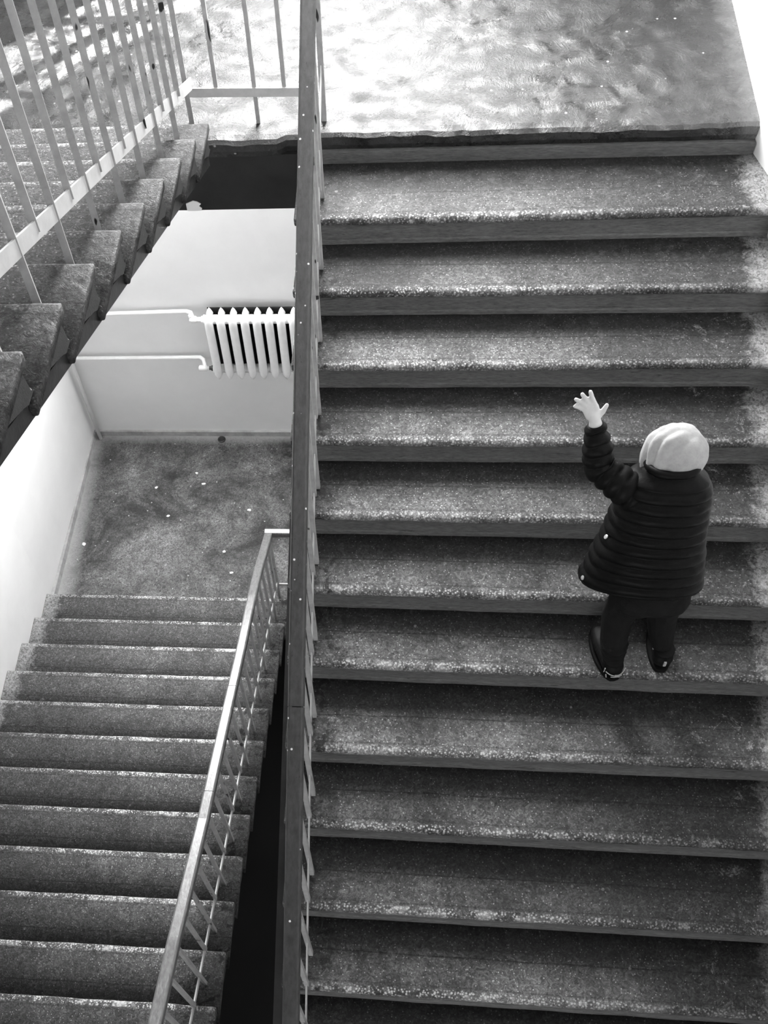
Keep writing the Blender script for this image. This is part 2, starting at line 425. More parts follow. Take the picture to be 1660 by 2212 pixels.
window('window_1', W1, YB+.12, 2, 3); window('window_2', W2, YB+.12, 3, 1)
window('window_3', W3, YF-.12, 4, 1); window('window_4', W4, YF-.12, 4, 1)

mb = MB(); mb.box(-3.0, 2.0, YB+.4, YB+2.6, -.42, -.30); wall('sun_blocker', mb, 'soffit_white', 'added unseen sun blocker outside over the lower window')  # slab added out of view to keep direct sun out of the lower window

# ------------------------------------------------------------------ stairs
D = .355
def tread_mesh(wd, seed, nx=40, D=.355):
    prof = [(D, 0), (.10, 0), (.045, 0), (.015, -.0005), (.005, -.004), (0, -.013), (0, -.026), (.006, -.034), (.03, -.037), (D, -.037)]
    rows = [(0, .012), (.004, .004), (.014, 0)] + [(.014+(wd-.02)*i/nx, 0) for i in range(1, nx)] + [(wd-.006, 0), (wd, .0)]
    vs = []
    k = len(prof)
    for x, ins in rows:
        j1 = noise.noise((x*5, seed*3.1, 0))*.004+noise.noise((x*23, seed*5.7, 0))*.0022
        j2 = noise.noise((x*7, seed*9.1, 3))*.0022
        sag = -.006*math.exp(-((x-wd*.38)/(wd*.25))**2)      # worn hollow where people walk
        for y, z in prof:
            fr = max(0, 1-y/.06)
            y2 = y+j1*fr; z2 = z+(j2+sag*.6)*fr
            if ins: z2 = max(-.037+ins*.6, min(z2, -ins*.5)); y2 = max(y2, ins)
            vs.append((x, y2, z2))
    fs = [(i*k+j, i*k+(j+1) % k, (i+1)*k+(j+1) % k, (i+1)*k+j) for i in range(len(rows)-1) for j in range(k)]
    fs += [tuple(range(k-1, -1, -1)), tuple((len(rows)-1)*k+j for j in range(k))]
    return MB().add(vs, fs)
def block_mesh(wd, seed, nx=26):
    prof = [(D-.004, -.030), (.024, -.030), (.012, -.116), (.006, -.122), (.001, -.140), (.05, -.136), (.09, -.115), (.20, -.055), (D-.004, -.034)]
    rows = [(.012, .010), (.020, .002)] + [(.020+(wd-.02)*i/nx, 0) for i in range(1, nx+1)]
    vs = []; k = len(prof)
    for x, ins in rows:
        for n_, (y, z) in enumerate(prof):
            a = noise.noise((x*6, z*20, seed))*.003+noise.noise((x*28, z*40, seed))*.0016
            fr = 1 if n_ in (1, 2, 3, 4) else 0
            vs.append((x, y+a*fr+ins*(1 if n_ in (1, 2, 3, 4, 5) else 0), z+ins*(1 if n_ in (4, 5, 6, 7) else 0)))
    fs = [(i*k+j, i*k+(j+1) % k, (i+1)*k+(j+1) % k, (i+1)*k+j) for i in range(len(rows)-1) for j in range(k)]
    fs += [tuple(range(k-1, -1, -1)), tuple((len(rows)-1)*k+j for j in range(k))]
    mats_i = []
    mb = MB(); mb.add(vs, fs); return mb
def flight(label, origin, rz, wd, n, tread_mat, end_mat, adj=None, skew=0., k0=1, string=True):
    """origin: nosing point of step k=0 at the open end, local x along the steps, local y back (uphill)"""
    root = empty('staircase', origin, rz); tag(root, label, 'stairs', 'flights of the stairwell')
    tm = [tread_mesh(wd, s).mesh('tread', tread_mat, True) for s in range(4)]
    bm_ = [block_mesh(wd, s).mesh('step', end_mat) for s in range(4)]
    for i in range(n):
        k = k0+i
        loc = Vector((skew*(-k*T), -k*T, -k*R)); yaw = 0
        if adj and k in adj:
            a, c = adj[k]; dl, dr = -a/550, -c/550
            yaw = (dr-dl)/1.70; loc.y += dl-yaw*.14
        st = link('step', bm_[(k*3) % 4], root, loc, yaw)
        tr_ = link('tread', tread_mesh(wd, 9, 40, .41).mesh('tread', tread_mat, True) if k == 1 else tm[(k*3) % 4], st)
    ka, kb = k0-1+.0, k0+n-1
    # stringers and soffit (parallelograms in local y,z)
    def para(x0, x1, t0, t1, ya, yb):
        mb = MB(); sl = R/T
        q = [(ya, ya*sl+t0), (yb, yb*sl+t0), (yb, yb*sl+t1), (ya, ya*sl+t1)]
        mb.add([(x, y, z) for x in (x0, x1) for y, z in q], [(0, 1, 2, 3), (4, 7, 6, 5), (0, 4, 5, 1), (1, 5, 6, 2), (2, 6, 7, 3), (3, 7, 4, 0)]); return mb
    ya, yb = -kb*T+.04, -ka*T+(-.02 if k0 == 1 else .10)
    para(.018, .15, -.150, -.206, ya, yb).build('stringer', 'stringer_black', root)
    para(wd-.15, wd-.01, -.150, -.206, ya, yb).build('stringer', 'stringer_black', root)
    para(.10, wd-.02, -.158, -.180, ya, yb).build('soffit', 'soffit_white', root)
    return root
adjR = {1: (.3, -6.9), 2: (.6, -.1), 3: (1.8, -1.5), 4: (3.4, 2.8), 5: (-.4, 5.8), 6: (-4.9, 6.4), 7: (-14.7, -2.4), 8: (3.1, 8.3), 9: (-5.6, 1.5), 10: (-1.7, 4.1), 11: (-3.4, 2.0)}
flight('wide stairs of worn speckled treads climbing to the sunlit landing', (-.143, 0, 0), 0, 2.052, 14, 'worn_terrazzo', 'riser_paint', adjR, -.0185)
# local frame turned by 180 degrees: x runs to the left wall, y runs towards the camera (uphill)
# upper flight: nosing i at Y=.011-(i-1)T, Z=i R  -> local y=(i-1)T, k=-(i)
flight('upper stairs at the left climbing from the sunlit landing towards the camera', (XE, .011+T, 0), PI, 1.963, 14, 'upper_terrazzo', 'step_end_paint', None, 0, -14)
flight('lower stairs rising from the landing with the radiator', (XE, .080+T, ZM0), PI, 1.963, 14, 'lower_terrazzo', 'step_end_paint', None, 0, -14)

# ------------------------------------------------------------------ railings
def handrail(root, path, wdt, hgt, mat, cuts=()):
    """wooden rail in pieces, split at the given path fractions, with a steel flat under it"""
    P = [Vector(p) for p in path]
    segs = [0]+[None]
    L = [0]
    for a, b_ in zip(P, P[1:]): L.append(L[-1]+(b_-a).length)
    def pt(s):
        s = max(0, min(L[-1], s))
        for i in range(len(P)-1):
            if s <= L[i+1]+1e-9: return P[i].lerp(P[i+1], (s-L[i])/(L[i+1]-L[i]))
    cs = [0]+[c*L[-1] for c in cuts]+[L[-1]]
    for a, b_ in zip(cs, cs[1:]):
        mid = [l for l in L if a+.01 < l < b_-.01]
        ss = [a+(.0015 if a > 0 else 0)]+mid+[b_-(.0015 if b_ < L[-1] else 0)]
        fine = []
        for u0, u1 in zip(ss, ss[1:]):
            nn = max(1, int((u1-u0)/.15)); fine += [u0+(u1-u0)*i/nn for i in range(nn)]
        fine.append(ss[-1])
        MB().sweep([pt(s) for s in fine], rounded(wdt, hgt, .009)).build('handrail', mat, root)
    under = [p-Vector((0, 0, hgt-.001)) for p in P]
    MB().sweep(under, [(-.016, -.007), (.016, -.007), (.016, 0), (-.016, 0)]).build('rail_strap', 'dark_metal', root)
def bars(root, path, mat='bar_paint', h=.042, th=.007):
    MB().sweep(path, [(-th/2, -h/2), (th/2, -h/2), (th/2, h/2), (-th/2, h/2)]).build('bottom_bar', mat, root)
BALM = {}
def baluster(root, x, y, z0, z1, s=.019, tw=0.):
    key = (round(z1-z0, 3), s)
    if key not in BALM:
        a = s/2; nz = 6; mb = MB(); vs = []
        for i in range(nz+1):
            z = (z1-z0)*i/nz
            vs += [(-a, -a, z), (a, -a, z), (a, a, z), (-a, a, z)]
        fs = [(i*4+j, i*4+(j+1) % 4, (i+1)*4+(j+1) % 4, (i+1)*4+j) for i in range(nz) for j in range(4)]+[(3, 2, 1, 0), (nz*4, nz*4+1, nz*4+2, nz*4+3)]
        BALM[key] = mb.add(vs, fs).mesh('baluster', 'baluster_paint')
    o = link('baluster', BALM[key], root, (x, y, z0), tw); return o
SL = R/T
# wide stairs
rr = tag(empty('railing', (0, -4.1, -14*R)), 'dark handrail with pale balusters along the wide stairs', 'railing')
inv = -Vector((0, -4.1, -14*R))
rx = lambda y: -.020-.017*y
HR = .90
yt = .20
handp = [Vector((rx(y), y, y*SL+HR))+inv for y in (-4.15, 0.02)] + [Vector((rx(.2), yt, HR+.06))+inv]
handrail(rr, handp, .056, .045, 'handrail_dark', (.36,))
bars(rr, [Vector((rx(y), y, y*SL+.16))+inv for y in (-4.15, .20)], h=.034, th=.006)
for k in range(0, 15):
    yl = -k*T+.15
    if k: baluster(rr, rx(yl)+inv.x, yl+inv.y, -k*R-.01+inv.z, yl*SL+HR-.045+inv.z, .018)
    ys = -k*T
    if k: baluster(rr, rx(ys)+inv.x, ys+inv.y, ys*SL+.16-.01+inv.z, ys*SL+HR-.045+inv.z, .018)
baluster(rr, rx(.2)+inv.x, yt+inv.y, -.01+inv.z, HR+.02+inv.z, .024)
# upper stairs and landing edge
XU = -.585; BU = .165
ru = tag(empty('railing', (XU, .2, 0)), 'pale railing of the upper stairs turning along the landing edge', 'railing')
inv = -Vector((XU, .2, 0))
zn = lambda y: R*(1+(.011-y)/T)
handrail(ru, [Vector((XU, -4.1, zn(-4.1)+.9))+inv, Vector((XU, -.05, zn(-.05)+.9))+inv, Vector((XU-.02, .2, .95))+inv, Vector((-.06, .2, .95))+inv], .056, .045, 'handrail_dark', (.3, .6))
bars(ru, [Vector((XU, -4.1, zn(-4.1)+BU))+inv, Vector((XU-.015, .185, zn(.185)+BU-.02))+inv], h=.05)
bars(ru, [Vector((XU-.03, .182, .162))+inv, Vector((-.05, .182, .148))+inv], h=.042)
for i in range(1, 15):
    y = .051-T*i
    baluster(ru, XU+inv.x-.014, y+inv.y, i*R-.01, zn(y)+.9-.045, .021, .35)
    y2 = y+.15
    baluster(ru, XU+inv.x-.014, y2+inv.y, zn(y2)+BU-.015, zn(y2)+.9-.045, .021, .35)
baluster(ru, -.63+inv.x, .20+inv.y, -.005, .91, .022, .2)
for x, lo in ((-.492, 0), (-.322, 1), (-.19, 0)): baluster(ru, x+inv.x, .195+inv.y, -.005 if lo else .14, .91, .018)
# lower stairs
XL = -.60
rl = tag(empty('railing', (XL, .2, ZM0)), 'worn shiny handrail with thin balusters beside the lower stairs', 'railing')
inv = -Vector((XL, .2, ZM0))
znl = lambda y: ZM0+R-(y-.08)*SL
hl = [(-4.1, .87), (-3.08, .885), (-2.76, .864), (-2.40, .845), (-2.01, .856), (-1.66, .862), (-1.16, .866), (-.63, .893), (-.34, .888)]
handrail(rl, [Vector((XL, y, znl(y)+h))+inv for y, h in hl]+[Vector((XL, .155, ZM0+.925))+inv], .058, .045, 'handrail_worn', (.44, .62))
handrail(rl, [Vector((XL-.029, .175, ZM0+.922))+inv, Vector((-.06, .175, ZM0+.922))+inv], .05, .045, 'handrail_worn')
bars(rl, [Vector((XL, -4.1, znl(-4.1)+.115))+inv, Vector((XL, .15, znl(.15)+.13))+inv], h=.03, th=.008)
bars(rl, [Vector((XL, .165, ZM0+.20))+inv, Vector((-.06, .165, ZM0+.20))+inv], h=.03, th=.008)
for i in range(1, 15):
    yl = .08-(i-1)*T-.17
    baluster(rl, XL+inv.x, yl+inv.y, i*R-.01, znl(yl)+.815+inv.z, .018)
    ys = .08-(i-1)*T-.02
    baluster(rl, XL+inv.x, ys+inv.y, znl(ys)+.105+inv.z, znl(ys)+.815+inv.z, .018)
baluster(rl, XL+inv.x, .165+inv.y, -.005, .88, .02)

# ------------------------------------------------------------------ radiator and pipes
RX, RY, RZT, RZB, PITCHX = -1.122, 1.70, -2.655, -3.175, .0915
ra = tag(empty('radiator', (RX, RY, RZB-.1)), 'white cast iron radiator on the lower wall', 'radiator')
def section():
    mb = MB(); H = RZT-RZB
    # front and back columns: flattened, with pointed top and bottom
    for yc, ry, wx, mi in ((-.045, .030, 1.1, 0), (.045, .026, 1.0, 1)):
        prof = [(.003, .0, -.068), (.016, .55, -.048), (.028, .9, -.018), (.030, 1, .03), (.030, 1, H-.03), (.028, .9, H+.018), (.016, .55, H+.048), (.003, .0, H+.068)]
        seg = 12; vs = []
        for rxx, kk, z in prof:
            for j in range(seg):
                a = 2*PI*j/seg; c_, s_ = math.cos(a), math.sin(a)
                vs.append((wx*rxx*math.copysign(abs(c_)**.7, c_), yc+ry*(.35+.65*kk)*s_, z))
        n = len(prof)
        fs = [(i*seg+j, i*seg+(j+1) % seg, (i+1)*seg+(j+1) % seg, (i+1)*seg+j) for i in range(n-1) for j in range(seg)]+[tuple(range(seg-1, -1, -1)), tuple((n-1)*seg+j for j in range(seg))]
        o_ = len(mb.f); mb.add(vs, fs, 0)
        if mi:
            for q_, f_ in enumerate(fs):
                if sum(vs[v_][2] for v_ in f_)/len(f_) < H-.0: mb.m[o_+q_] = 1  # back column below its peak coloured black as shade between the fins
    for z in (0, H):
        mb.lathe([(.020, -PITCHX/2-.0005), (.036, -PITCHX/2+.002), (.034, -.02), (.034, .02), (.036, PITCHX/2-.002), (.020, PITCHX/2+.0005)], 14, 'X', (0, .0, z))
        mb.box(-.018, .018, -.045, .045, z-.025, z+.025)
    return mb
sm = section().mesh('section', ['radiator_white', 'gap_shade_black'], True)
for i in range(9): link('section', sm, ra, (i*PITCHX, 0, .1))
mb = MB(); mb.box(-.02, 8*PITCHX+.02, .075, .082, .07, .1+RZT-RZB+.045); mb.build('shade_plate', 'gap_shade_black', ra)  # added black sheet standing in for the shade behind the fins
mb = MB(); mb.lathe([(.018, -.09), (.018, -.062), (.026, -.06), (.026, -.045), (.033, -.043), (.033, -.03)], 8, 'X', (0, 0, .1+RZT-RZB)); mb.build('end_plug', 'radiator_white', ra)
mb = MB(); mb.lathe([(.015, -.09), (.015, -.062), (.022, -.06), (.022, -.047), (.018, -.045), (.018, -.03)], 8, 'X', (0, 0, .1)); mb.build('end_plug', 'dark_metal', ra)
for x in (.09, .64):
    mb = MB(); mb.box(x-.008, x+.008, -.01, .138, .1+RZT-RZB-.055, .1+RZT-RZB-.035); mb.build('bracket', 'radiator_white', ra)
def arc(c, r, a0, a1, n, pl):
    out = []
    for i in range(n+1):
        a = a0+(a1-a0)*i/n; p = [c[0], c[1], c[2]]; p[pl[0]] += r*math.cos(a); p[pl[1]] += r*math.sin(a); out.append(tuple(p))
    return out
PYY = 1.785
p1 = tag(empty('heating_pipe', (-2.30, PYY, RZT+.03)), 'white pipe feeding the top of the radiator', 'pipe')
o0 = Vector((-2.30, PYY, RZT+.03))
mb = MB(); mb.tube([Vector(q)-o0 for q in [(-2.33, PYY, -2.685), (-1.31, PYY, -2.652), (-1.275, PYY-.012, -2.655), (-1.262, PYY-.04, -2.663), (-1.26, RY, RZT), (-1.20, RY, RZT)]], .016); mb.build('pipe', 'pipe_white', p1, True)
mb = MB(); mb.lathe([(.014, -.03), (.024, -.028), (.026, -.005), (.026, .012), (.022, .015), (.014, .03)], 8, 'X', Vector((-1.235, RY, RZT))-o0); mb.lathe([(.010, -.02), (.016, .0), (.018, .03), (.012, .035)], 10, 'Z', Vector((-1.262, RY+.01, RZT+.005))-o0); mb.build('valve', 'pipe_white', p1, True)
p2 = tag(empty('heating_pipe', (-2.33, PYY, ZM0)), 'white pipe from the corner riser to the radiator bottom', 'pipe')
o0 = Vector((-2.33, PYY, ZM0))
mb = MB(); mb.tube([Vector(q)-o0 for q in [(-2.345, PYY, ZM0+.0), (-2.352, PYY, -3.20), (-2.345, PYY, -3.165), (-2.31, PYY, -3.15), (-1.28, PYY, -3.142), (-1.25, PYY-.02, -3.148), (-1.24, RY+.03, -3.16), (-1.235, RY, RZB), (-1.20, RY, RZB)]], .0165); mb.build('pipe', 'pipe_white', p2, True)
mb = MB(); mb.lathe([(.015, -.05), (.024, -.045), (.024, .015), (.018, .02)], 8, 'X', Vector((-1.235, RY, RZB))-o0); mb.build('coupling', 'pipe_white', p2, True)

# ------------------------------------------------------------------ litter and small marks
def flake(name, label, cat, x, y, z, r, mat, seed, group=None, h=.003):
    rnd = random.Random(seed); n = 9; mb = MB()
    rr_ = [r*(.65+.6*rnd.random()) for _ in range(n)]
    vs = [(rr_[i]*math.cos(2*PI*i/n), rr_[i]*.75*math.sin(2*PI*i/n), 0) for i in range(n)]
    vs += [(.8*a, .8*b_, h) for a, b_, _ in vs]
    fs = [tuple(range(n-1, -1, -1)), tuple(range(n, 2*n))]+[(i, (i+1) % n, n+(i+1) % n, n+i) for i in range(n)]
    mb.add(vs, fs); return tag(mb.build(name, mat, None, False, (x, y, z)), label, cat, group)
for s, (x, y) in enumerate([(-1.018, .392), (-1.762, 1.247), (-1.353, 1.292), (-1.427, 1.406), (-1.1, .60), (-.93, 1.02), (-1.62, .95)]):
    flake('paint_flake', 'small white paint flake lying on the lower landing', 'flake', x, y, ZM0, .016, 'flake_white', s, 'paint flakes on the lower landing')
flake('paint_flake', 'white paint flake nearest the left wall on the lower landing', 'flake', -2.30, .649, ZM0, .024, 'flake_white', 31)
flake('chewing_gum', 'dark round gum spot on the nosing of a wide stair', 'gum', .49, -.865, -3*R-.001, .013, 'gum_dark', 44)
mb = MB(); mb.lathe([(.020, -.004), (.034, -.002), (.036, .006), (.026, .010), (.018, .004)], 12, 'Z'); 
tag(mb.build('drain_cap', 'dark_metal', None, False, (-1.245, 1.775, ZM0+.004)), 'small dark drain cap on the floor below the radiator', 'drain')
# ------------------------------------------------------------------ the child
Z0 = -7*R
def sphere_mesh(mb, c, r, rot=None, seg=14, rings=9):
    r = (r, r, r) if isinstance(r, (int, float)) else r
    vs = [Vector((0, 0, r[2]))]
    for i in range(1, rings):
        a = PI*i/rings
        for j in range(seg):
            b_ = 2*PI*j/seg; vs.append(Vector((r[0]*math.sin(a)*math.cos(b_), r[1]*math.sin(a)*math.sin(b_), r[2]*math.cos(a))))
    vs.append(Vector((0, 0, -r[2])))
    if rot is not None: vs = [rot @ v for v in vs]
    vs = [v+Vector(c) for v in vs]; n = len(vs)-1
    fs = [(0, 1+j, 1+(j+1) % seg) for j in range(seg)]
    for i in range(rings-2):
        o = 1+i*seg
        fs += [(o+j, o+seg+j, o+seg+(j+1) % seg, o+(j+1) % seg) for j in range(seg)]
    o = 1+(rings-2)*seg
    fs += [(n, o+(j+1) % seg, o+j) for j in range(seg)]
    mb.add(vs, fs)
def chain(mb, pts):
    """tapering limb: overlapping spheres along the joints [(x, y, z, r), ...]"""
    for p, q in zip(pts, pts[1:]):
        a, b_ = Vector(p[:3]), Vector(q[:3]); L = (b_-a).length
        n = max(2, int(L/(.32*min(p[3], q[3])))+1)
        for i in range(n+1):
            f = i/n; sphere_mesh(mb, a.lerp(b_, f), p[3]+(q[3]-p[3])*f, None, 12, 8)
def blob(name, mb, mat, parent, voxel, smooth, loc):
    me = mb.mesh(name, mat); o = bpy.data.objects.new(name, me); col.objects.link(o)
    m1 = o.modifiers.new('r', 'REMESH'); m1.mode = 'VOXEL'; m1.voxel_size = voxel
    m2 = o.modifiers.new('s', 'SMOOTH'); m2.factor = .5; m2.iterations = smooth
    dg = bpy.context.evaluated_depsgraph_get()
    nm = bpy.data.meshes.new_from_object(o.evaluated_get(dg)); nm.name = name
    bpy.data.objects.remove(o); bpy.data.meshes.remove(me)
    nm.polygons.foreach_set('use_smooth', [True]*len(nm.polygons))
    return link(name, nm, parent, loc)
CB = Vector((1.32, -2.03, Z0))                       # point between the feet
L0 = lambda *p: (p[0]-CB.x, p[1]-CB.y, p[2])         # z given above the tread
def LC(*pts): return [L0(*p[:3])+(p[3],) for p in pts]
zz = lambda z: z-Z0
hand = dict(wrist=(1.019, -1.675, zz(.136)), palm=(1.007, -1.66, zz(.175)))
mb = MB()
# trunk, neck, head
chain(mb, LC((1.31, -1.94, .46, .085), (1.30, -1.88, .62, .085), (1.29, -1.80, .78, .085), (1.29, -1.765, .88, .05), (1.295, -1.735, .93, .042), (1.30, -1.71, .97, .05)))
chain(mb, LC((1.19, -1.79, .83, .036), (1.29, -1.79, .85, .05), (1.385, -1.79, .83, .036)))
sphere_mesh(mb, L0(1.30, -1.695, .965), (.074, .082, .080))
sphere_mesh(mb, L0(1.30, -1.655, .945), (.055, .05, .05))
chain(mb, LC((1.302, -1.612, .985, .009), (1.303, -1.60, .963, .012)))                   # nose
for s in (-1, 1):
    sphere_mesh(mb, L0(1.30+s*.073, -1.70, .955), (.010, .018, .024))                     # ears
    sphere_mesh(mb, L0(1.30+s*.03, -1.632, .925), (.022, .02, .018))                     # cheeks
chain(mb, LC((1.285, -1.607, .932, .007), (1.318, -1.607, .932, .007)))                  # lips
# legs
chain(mb, LC((1.26, -1.94, .44, .068), (1.228, -1.95, .25, .047), (1.232, -2.035, .07, .032), (1.222, -1.98, .035, .026), (1.212, -1.93, .03, .022)))
chain(mb, LC((1.37, -1.94, .44, .068), (1.395, -1.945, .25, .047), (1.425, -1.995, .08, .032), (1.432, -1.94, .035, .026), (1.436, -1.90, .03, .022)))
# arms: left raised, right carried in front
chain(mb, LC((1.17, -1.795, .87, .042), (1.055, -1.735, zz(-.02), .034), (1.021, -1.677, zz(.13), .023)))
chain(mb, LC((1.39, -1.79, .83, .036), (1.415, -1.78, .66, .032), (1.36, -1.66, .64, .023), (1.34, -1.635, .65, .022)))
# raised left hand: palm, four fingers, thumb from the side of the palm
chain(mb, LC((*hand['wrist'], .0195), (1.012, -1.666, zz(.158), .020)))
chain(mb, LC((1.020, -1.662, zz(.158), .014), (1.014, -1.653, zz(.189), .0115)))
chain(mb, LC((1.008, -1.662, zz(.158), .014), (1.000, -1.650, zz(.190), .0115)))
chain(mb, LC((1.000, -1.662, zz(.156), .013), (.988, -1.651, zz(.184), .011)))
chain(mb, LC((.996, -1.664, zz(.152), .012), (.981, -1.654, zz(.172), .010)))
chain(mb, LC((1.013, -1.652, zz(.192), .0095), (.999, -1.642, zz(.217), .0088), (.988, -1.638, zz(.246), .0076)))     # index
chain(mb, LC((1.000, -1.649, zz(.192), .0095), (.977, -1.641, zz(.214), .0088), (.962, -1.642, zz(.238), .0076)))     # middle
chain(mb, LC((.988, -1.651, zz(.186), .009), (.963, -1.644, zz(.202), .0084), (.944, -1.648, zz(.219), .0072)))       # ring
chain(mb, LC((.981, -1.654, zz(.173), .0085), (.959, -1.650, zz(.182), .0076), (.943, -1.656, zz(.194), .0066)))      # little
chain(mb, LC((1.022, -1.664, zz(.148), .013), (1.041, -1.655, zz(.167), .0100), (1.050, -1.649, zz(.192), .0078)))    # thumb
# right hand closed on the jacket front
chain(mb, LC((1.335, -1.632, .655, .022), (1.32, -1.625, .665, .020)))
for i, dz in enumerate((.018, .006, -.006, -.017)):
    chain(mb, LC((1.322, -1.622, .662+dz, .0085), (1.300, -1.628, .660+dz, .0075), (1.297, -1.645, .658+dz, .0065)))
chain(mb, LC((1.335, -1.64, .672, .009), (1.318, -1.648, .688, .0075)))
person = blob('person', mb, 'skin', None, .0042, 2, CB)
tag(person, 'child in a black puffer jacket and pale hood climbing with one hand raised', 'person')
for s in (-1, 1):
    q = MB(); sphere_mesh(q, L0(1.302+s*.03, -1.622, .985), .010); q.build('eye', 'shoe_black', person, True)
# trousers
mb = MB()
sphere_mesh(mb, L0(1.315, -1.955, .455), (.135, .105, .105))
sphere_mesh(mb, L0(1.265, -1.975, .44), (.085, .085, .085)); sphere_mesh(mb, L0(1.375, -1.97, .44), (.085, .085, .085))
chain(mb, LC((1.25, -1.95, .42, .078), (1.225, -1.955, .27, .064), (1.226, -2.00, .16, .056), (1.230, -2.025, .10, .048)))
chain(mb, LC((1.375, -1.95, .42, .076), (1.395, -1.95, .27, .060), (1.412, -1.97, .17, .053), (1.424, -1.985, .115, .046)))
for i, (zc, r_) in enumerate(((.15, .058), (.125, .056), (.10, .053))):                  # folds gathered over the shoe
    sphere_mesh(mb, L0(1.229, -2.02-.008*i, zc), (r_, r_, .012))
trousers = blob('trousers', mb, 'trousers_dark', person, .006, 3, (0, 0, 0))
# shoes
def shoe(heel, toe, label):
    h, t_ = Vector(heel), Vector(toe); d = (t_-h).normalized(); sx = Vector((d.y, -d.x, 0))
    mb = MB()
    pts = [h+d*.0, h+d*.05, h+d*.11, h+d*.16]
    rr2 = [(.043, .046), (.045, .042), (.048, .034), (.038, .026)]
    rot = Matrix(((sx.x, d.x, 0), (sx.y, d.y, 0), (0, 0, 1)))
    for i in range(13):
        f = i/12*3; k = min(2, int(f)); u_ = f-k
        a = rr2[k][0]*(1-u_)+rr2[k+1][0]*u_; b_ = rr2[k][1]*(1-u_)+rr2[k+1][1]*u_
        c = pts[k].lerp(pts[k+1], u_)
        sphere_mesh(mb, (c.x, c.y, .022+b_*.75), (a, a, b_), rot, 14, 8)
    for i in range(5): sphere_mesh(mb, (h.x+d.x*.015, h.y+d.y*.015, .06+i*.009), (.043, .047, .013), rot, 14, 8)
    s_ = blob('shoe', mb, 'shoe_black', person, .0045, 2, (0, 0, 0)); s_['label'] = label
    # sole
    q = MB(); n = 28; out = []
    for i in range(n):
        a = 2*PI*i/n; L_ = .5+.5*math.cos(a)
        wd = (.043+.008*math.sin(PI*L_))*math.copysign(abs(math.sin(a))**.6, math.sin(a))
        out.append(h+d*(-.047+.25*L_)+sx*wd)
    vs = [(p.x, p.y, z) for z in (0.001, .022) for p in out]
    q.add(vs, [tuple(range(n-1, -1, -1)), tuple(range(n, 2*n))]+[(i, (i+1) % n, n+(i+1) % n, n+i) for i in range(n)])
    q.build('sole', 'shoe_black', s_)
    return s_, h, d, sx
sL, h, d, sx = shoe(L0(1.236, -2.068, 0), L0(1.200, -1.93, 0), 'left shoe with pale reflective stripes')
def stripe(path, w_, par):
    MB().tube(path, w_, 6).build('reflective_stripe', 'shoe_trim', par)
def onheel(ang, z, rad=.041): return h+d*(-rad*math.cos(ang))+sx*(rad*math.sin(ang))+Vector((0, 0, z))
stripe([onheel(a, .062-.010*math.cos(2*a), .048) for a in [x*.2 for x in range(-5, 6)]], .0022, sL)
stripe([onheel(a, .045, .050) for a in [x*.12 for x in range(-4, 5)]], .0020, sL)
stripe([onheel(-1.15, .085-.01*i, .049) for i in range(4)], .0024, sL)
stripe([onheel(-.9+.05*i, .052-.01*i, .051) for i in range(3)], .0024, sL)
q = MB(); c = onheel(0, .054, .050); q.box(c.x-.009, c.x+.009, c.y-.004, c.y+.003, c.z-.004, c.z+.004); q.build('heel_tab', 'shoe_trim', sL)
sR, h, d, sx = shoe(L0(1.436, -2.022, 0), L0(1.444, -1.88, 0), 'right shoe with a pale heel tab')
c = onheel(0, .085, .050); q = MB(); q.box(c.x-.005, c.x+.005, c.y-.004, c.y+.003, c.z-.014, c.z+.014); q.build('heel_tab', 'shoe_trim', sR)
# jacket: lofted, quilted in horizontal channels, left front flaring open
JA, JB = Vector((1.297, -1.905, .49)), Vector((1.298, -1.742, .950))
ax = (JB-JA).normalized(); jn = Vector((0, ax.z, -ax.y)).normalized()
keys = [(0, .200, .150), (.2, .186, .146), (.45, .165, .135), (.7, .156, .122), (.80, .152, .114), (.88, .138, .104), (.95, .104, .086), (1.0, .078, .072)]
def jr(s):
    for (s0, a0, b0), (s1, a1, b1) in zip(keys, keys[1:]):
        if s <= s1: f = (s-s0)/(s1-s0); f = f*f*(3-2*f)*.5+f*.5; return a0+(a1-a0)*f, b0+(b1-b0)*f
    return keys[-1][1:]
def jp(s, th):
    a, b_ = jr(s); c = JA.lerp(JB, s)
    ch = 11.5*s; q_ = abs(math.sin(PI*ch))**.55
    puff = (-.007+.012*q_)*min(1, max(.3, (1.0-s)*8))+.0025*noise.noise((math.cos(th)*3, math.sin(th)*3, s*16))
    fl = max(0, math.cos(th-PI*.93))**3*(1-s)**1.4*.050
    cs, sn = math.cos(th), math.sin(th); e = .82
    x = (a+puff+fl)*math.copysign(abs(cs)**e, cs); y = (b_+puff)*math.copysign(abs(sn)**e, sn)
    dip = (1-s)**2*(-.045*max(0, math.cos(th-PI*.93))**2 - .02*max(0, math.cos(th-.1))**2)
    return c+Vector((x, 0, 0))+jn*y+Vector((0, 0, dip))
mb = MB(); NS, NT = 120, 72; vs = []
for i in range(NS+1):
    for j in range(NT): p = jp(i/NS, 2*PI*j/NT); vs.append((p.x-CB.x, p.y-CB.y, p.z))
lower = []
for j in range(NT):
    p = jp(0, 2*PI*j/NT); c = JA; p = c+(p-c)*.90+Vector((0, 0, .03)); lower.append((p.x-CB.x, p.y-CB.y, p.z))
vs += lower; base = (NS+1)*NT
fs = [(i*NT+j, i*NT+(j+1) % NT, (i+1)*NT+(j+1) % NT, (i+1)*NT+j) for i in range(NS) for j in range(NT)]
fs += [(base+j, base+(j+1) % NT, (j+1) % NT, j) for j in range(NT)]+[tuple(base+j for j in range(NT)), tuple(NS*NT+j for j in range(NT-1, -1, -1))]
mb.add(vs, fs)
jacket = mb.build('jacket', 'jacket_black', person, True)
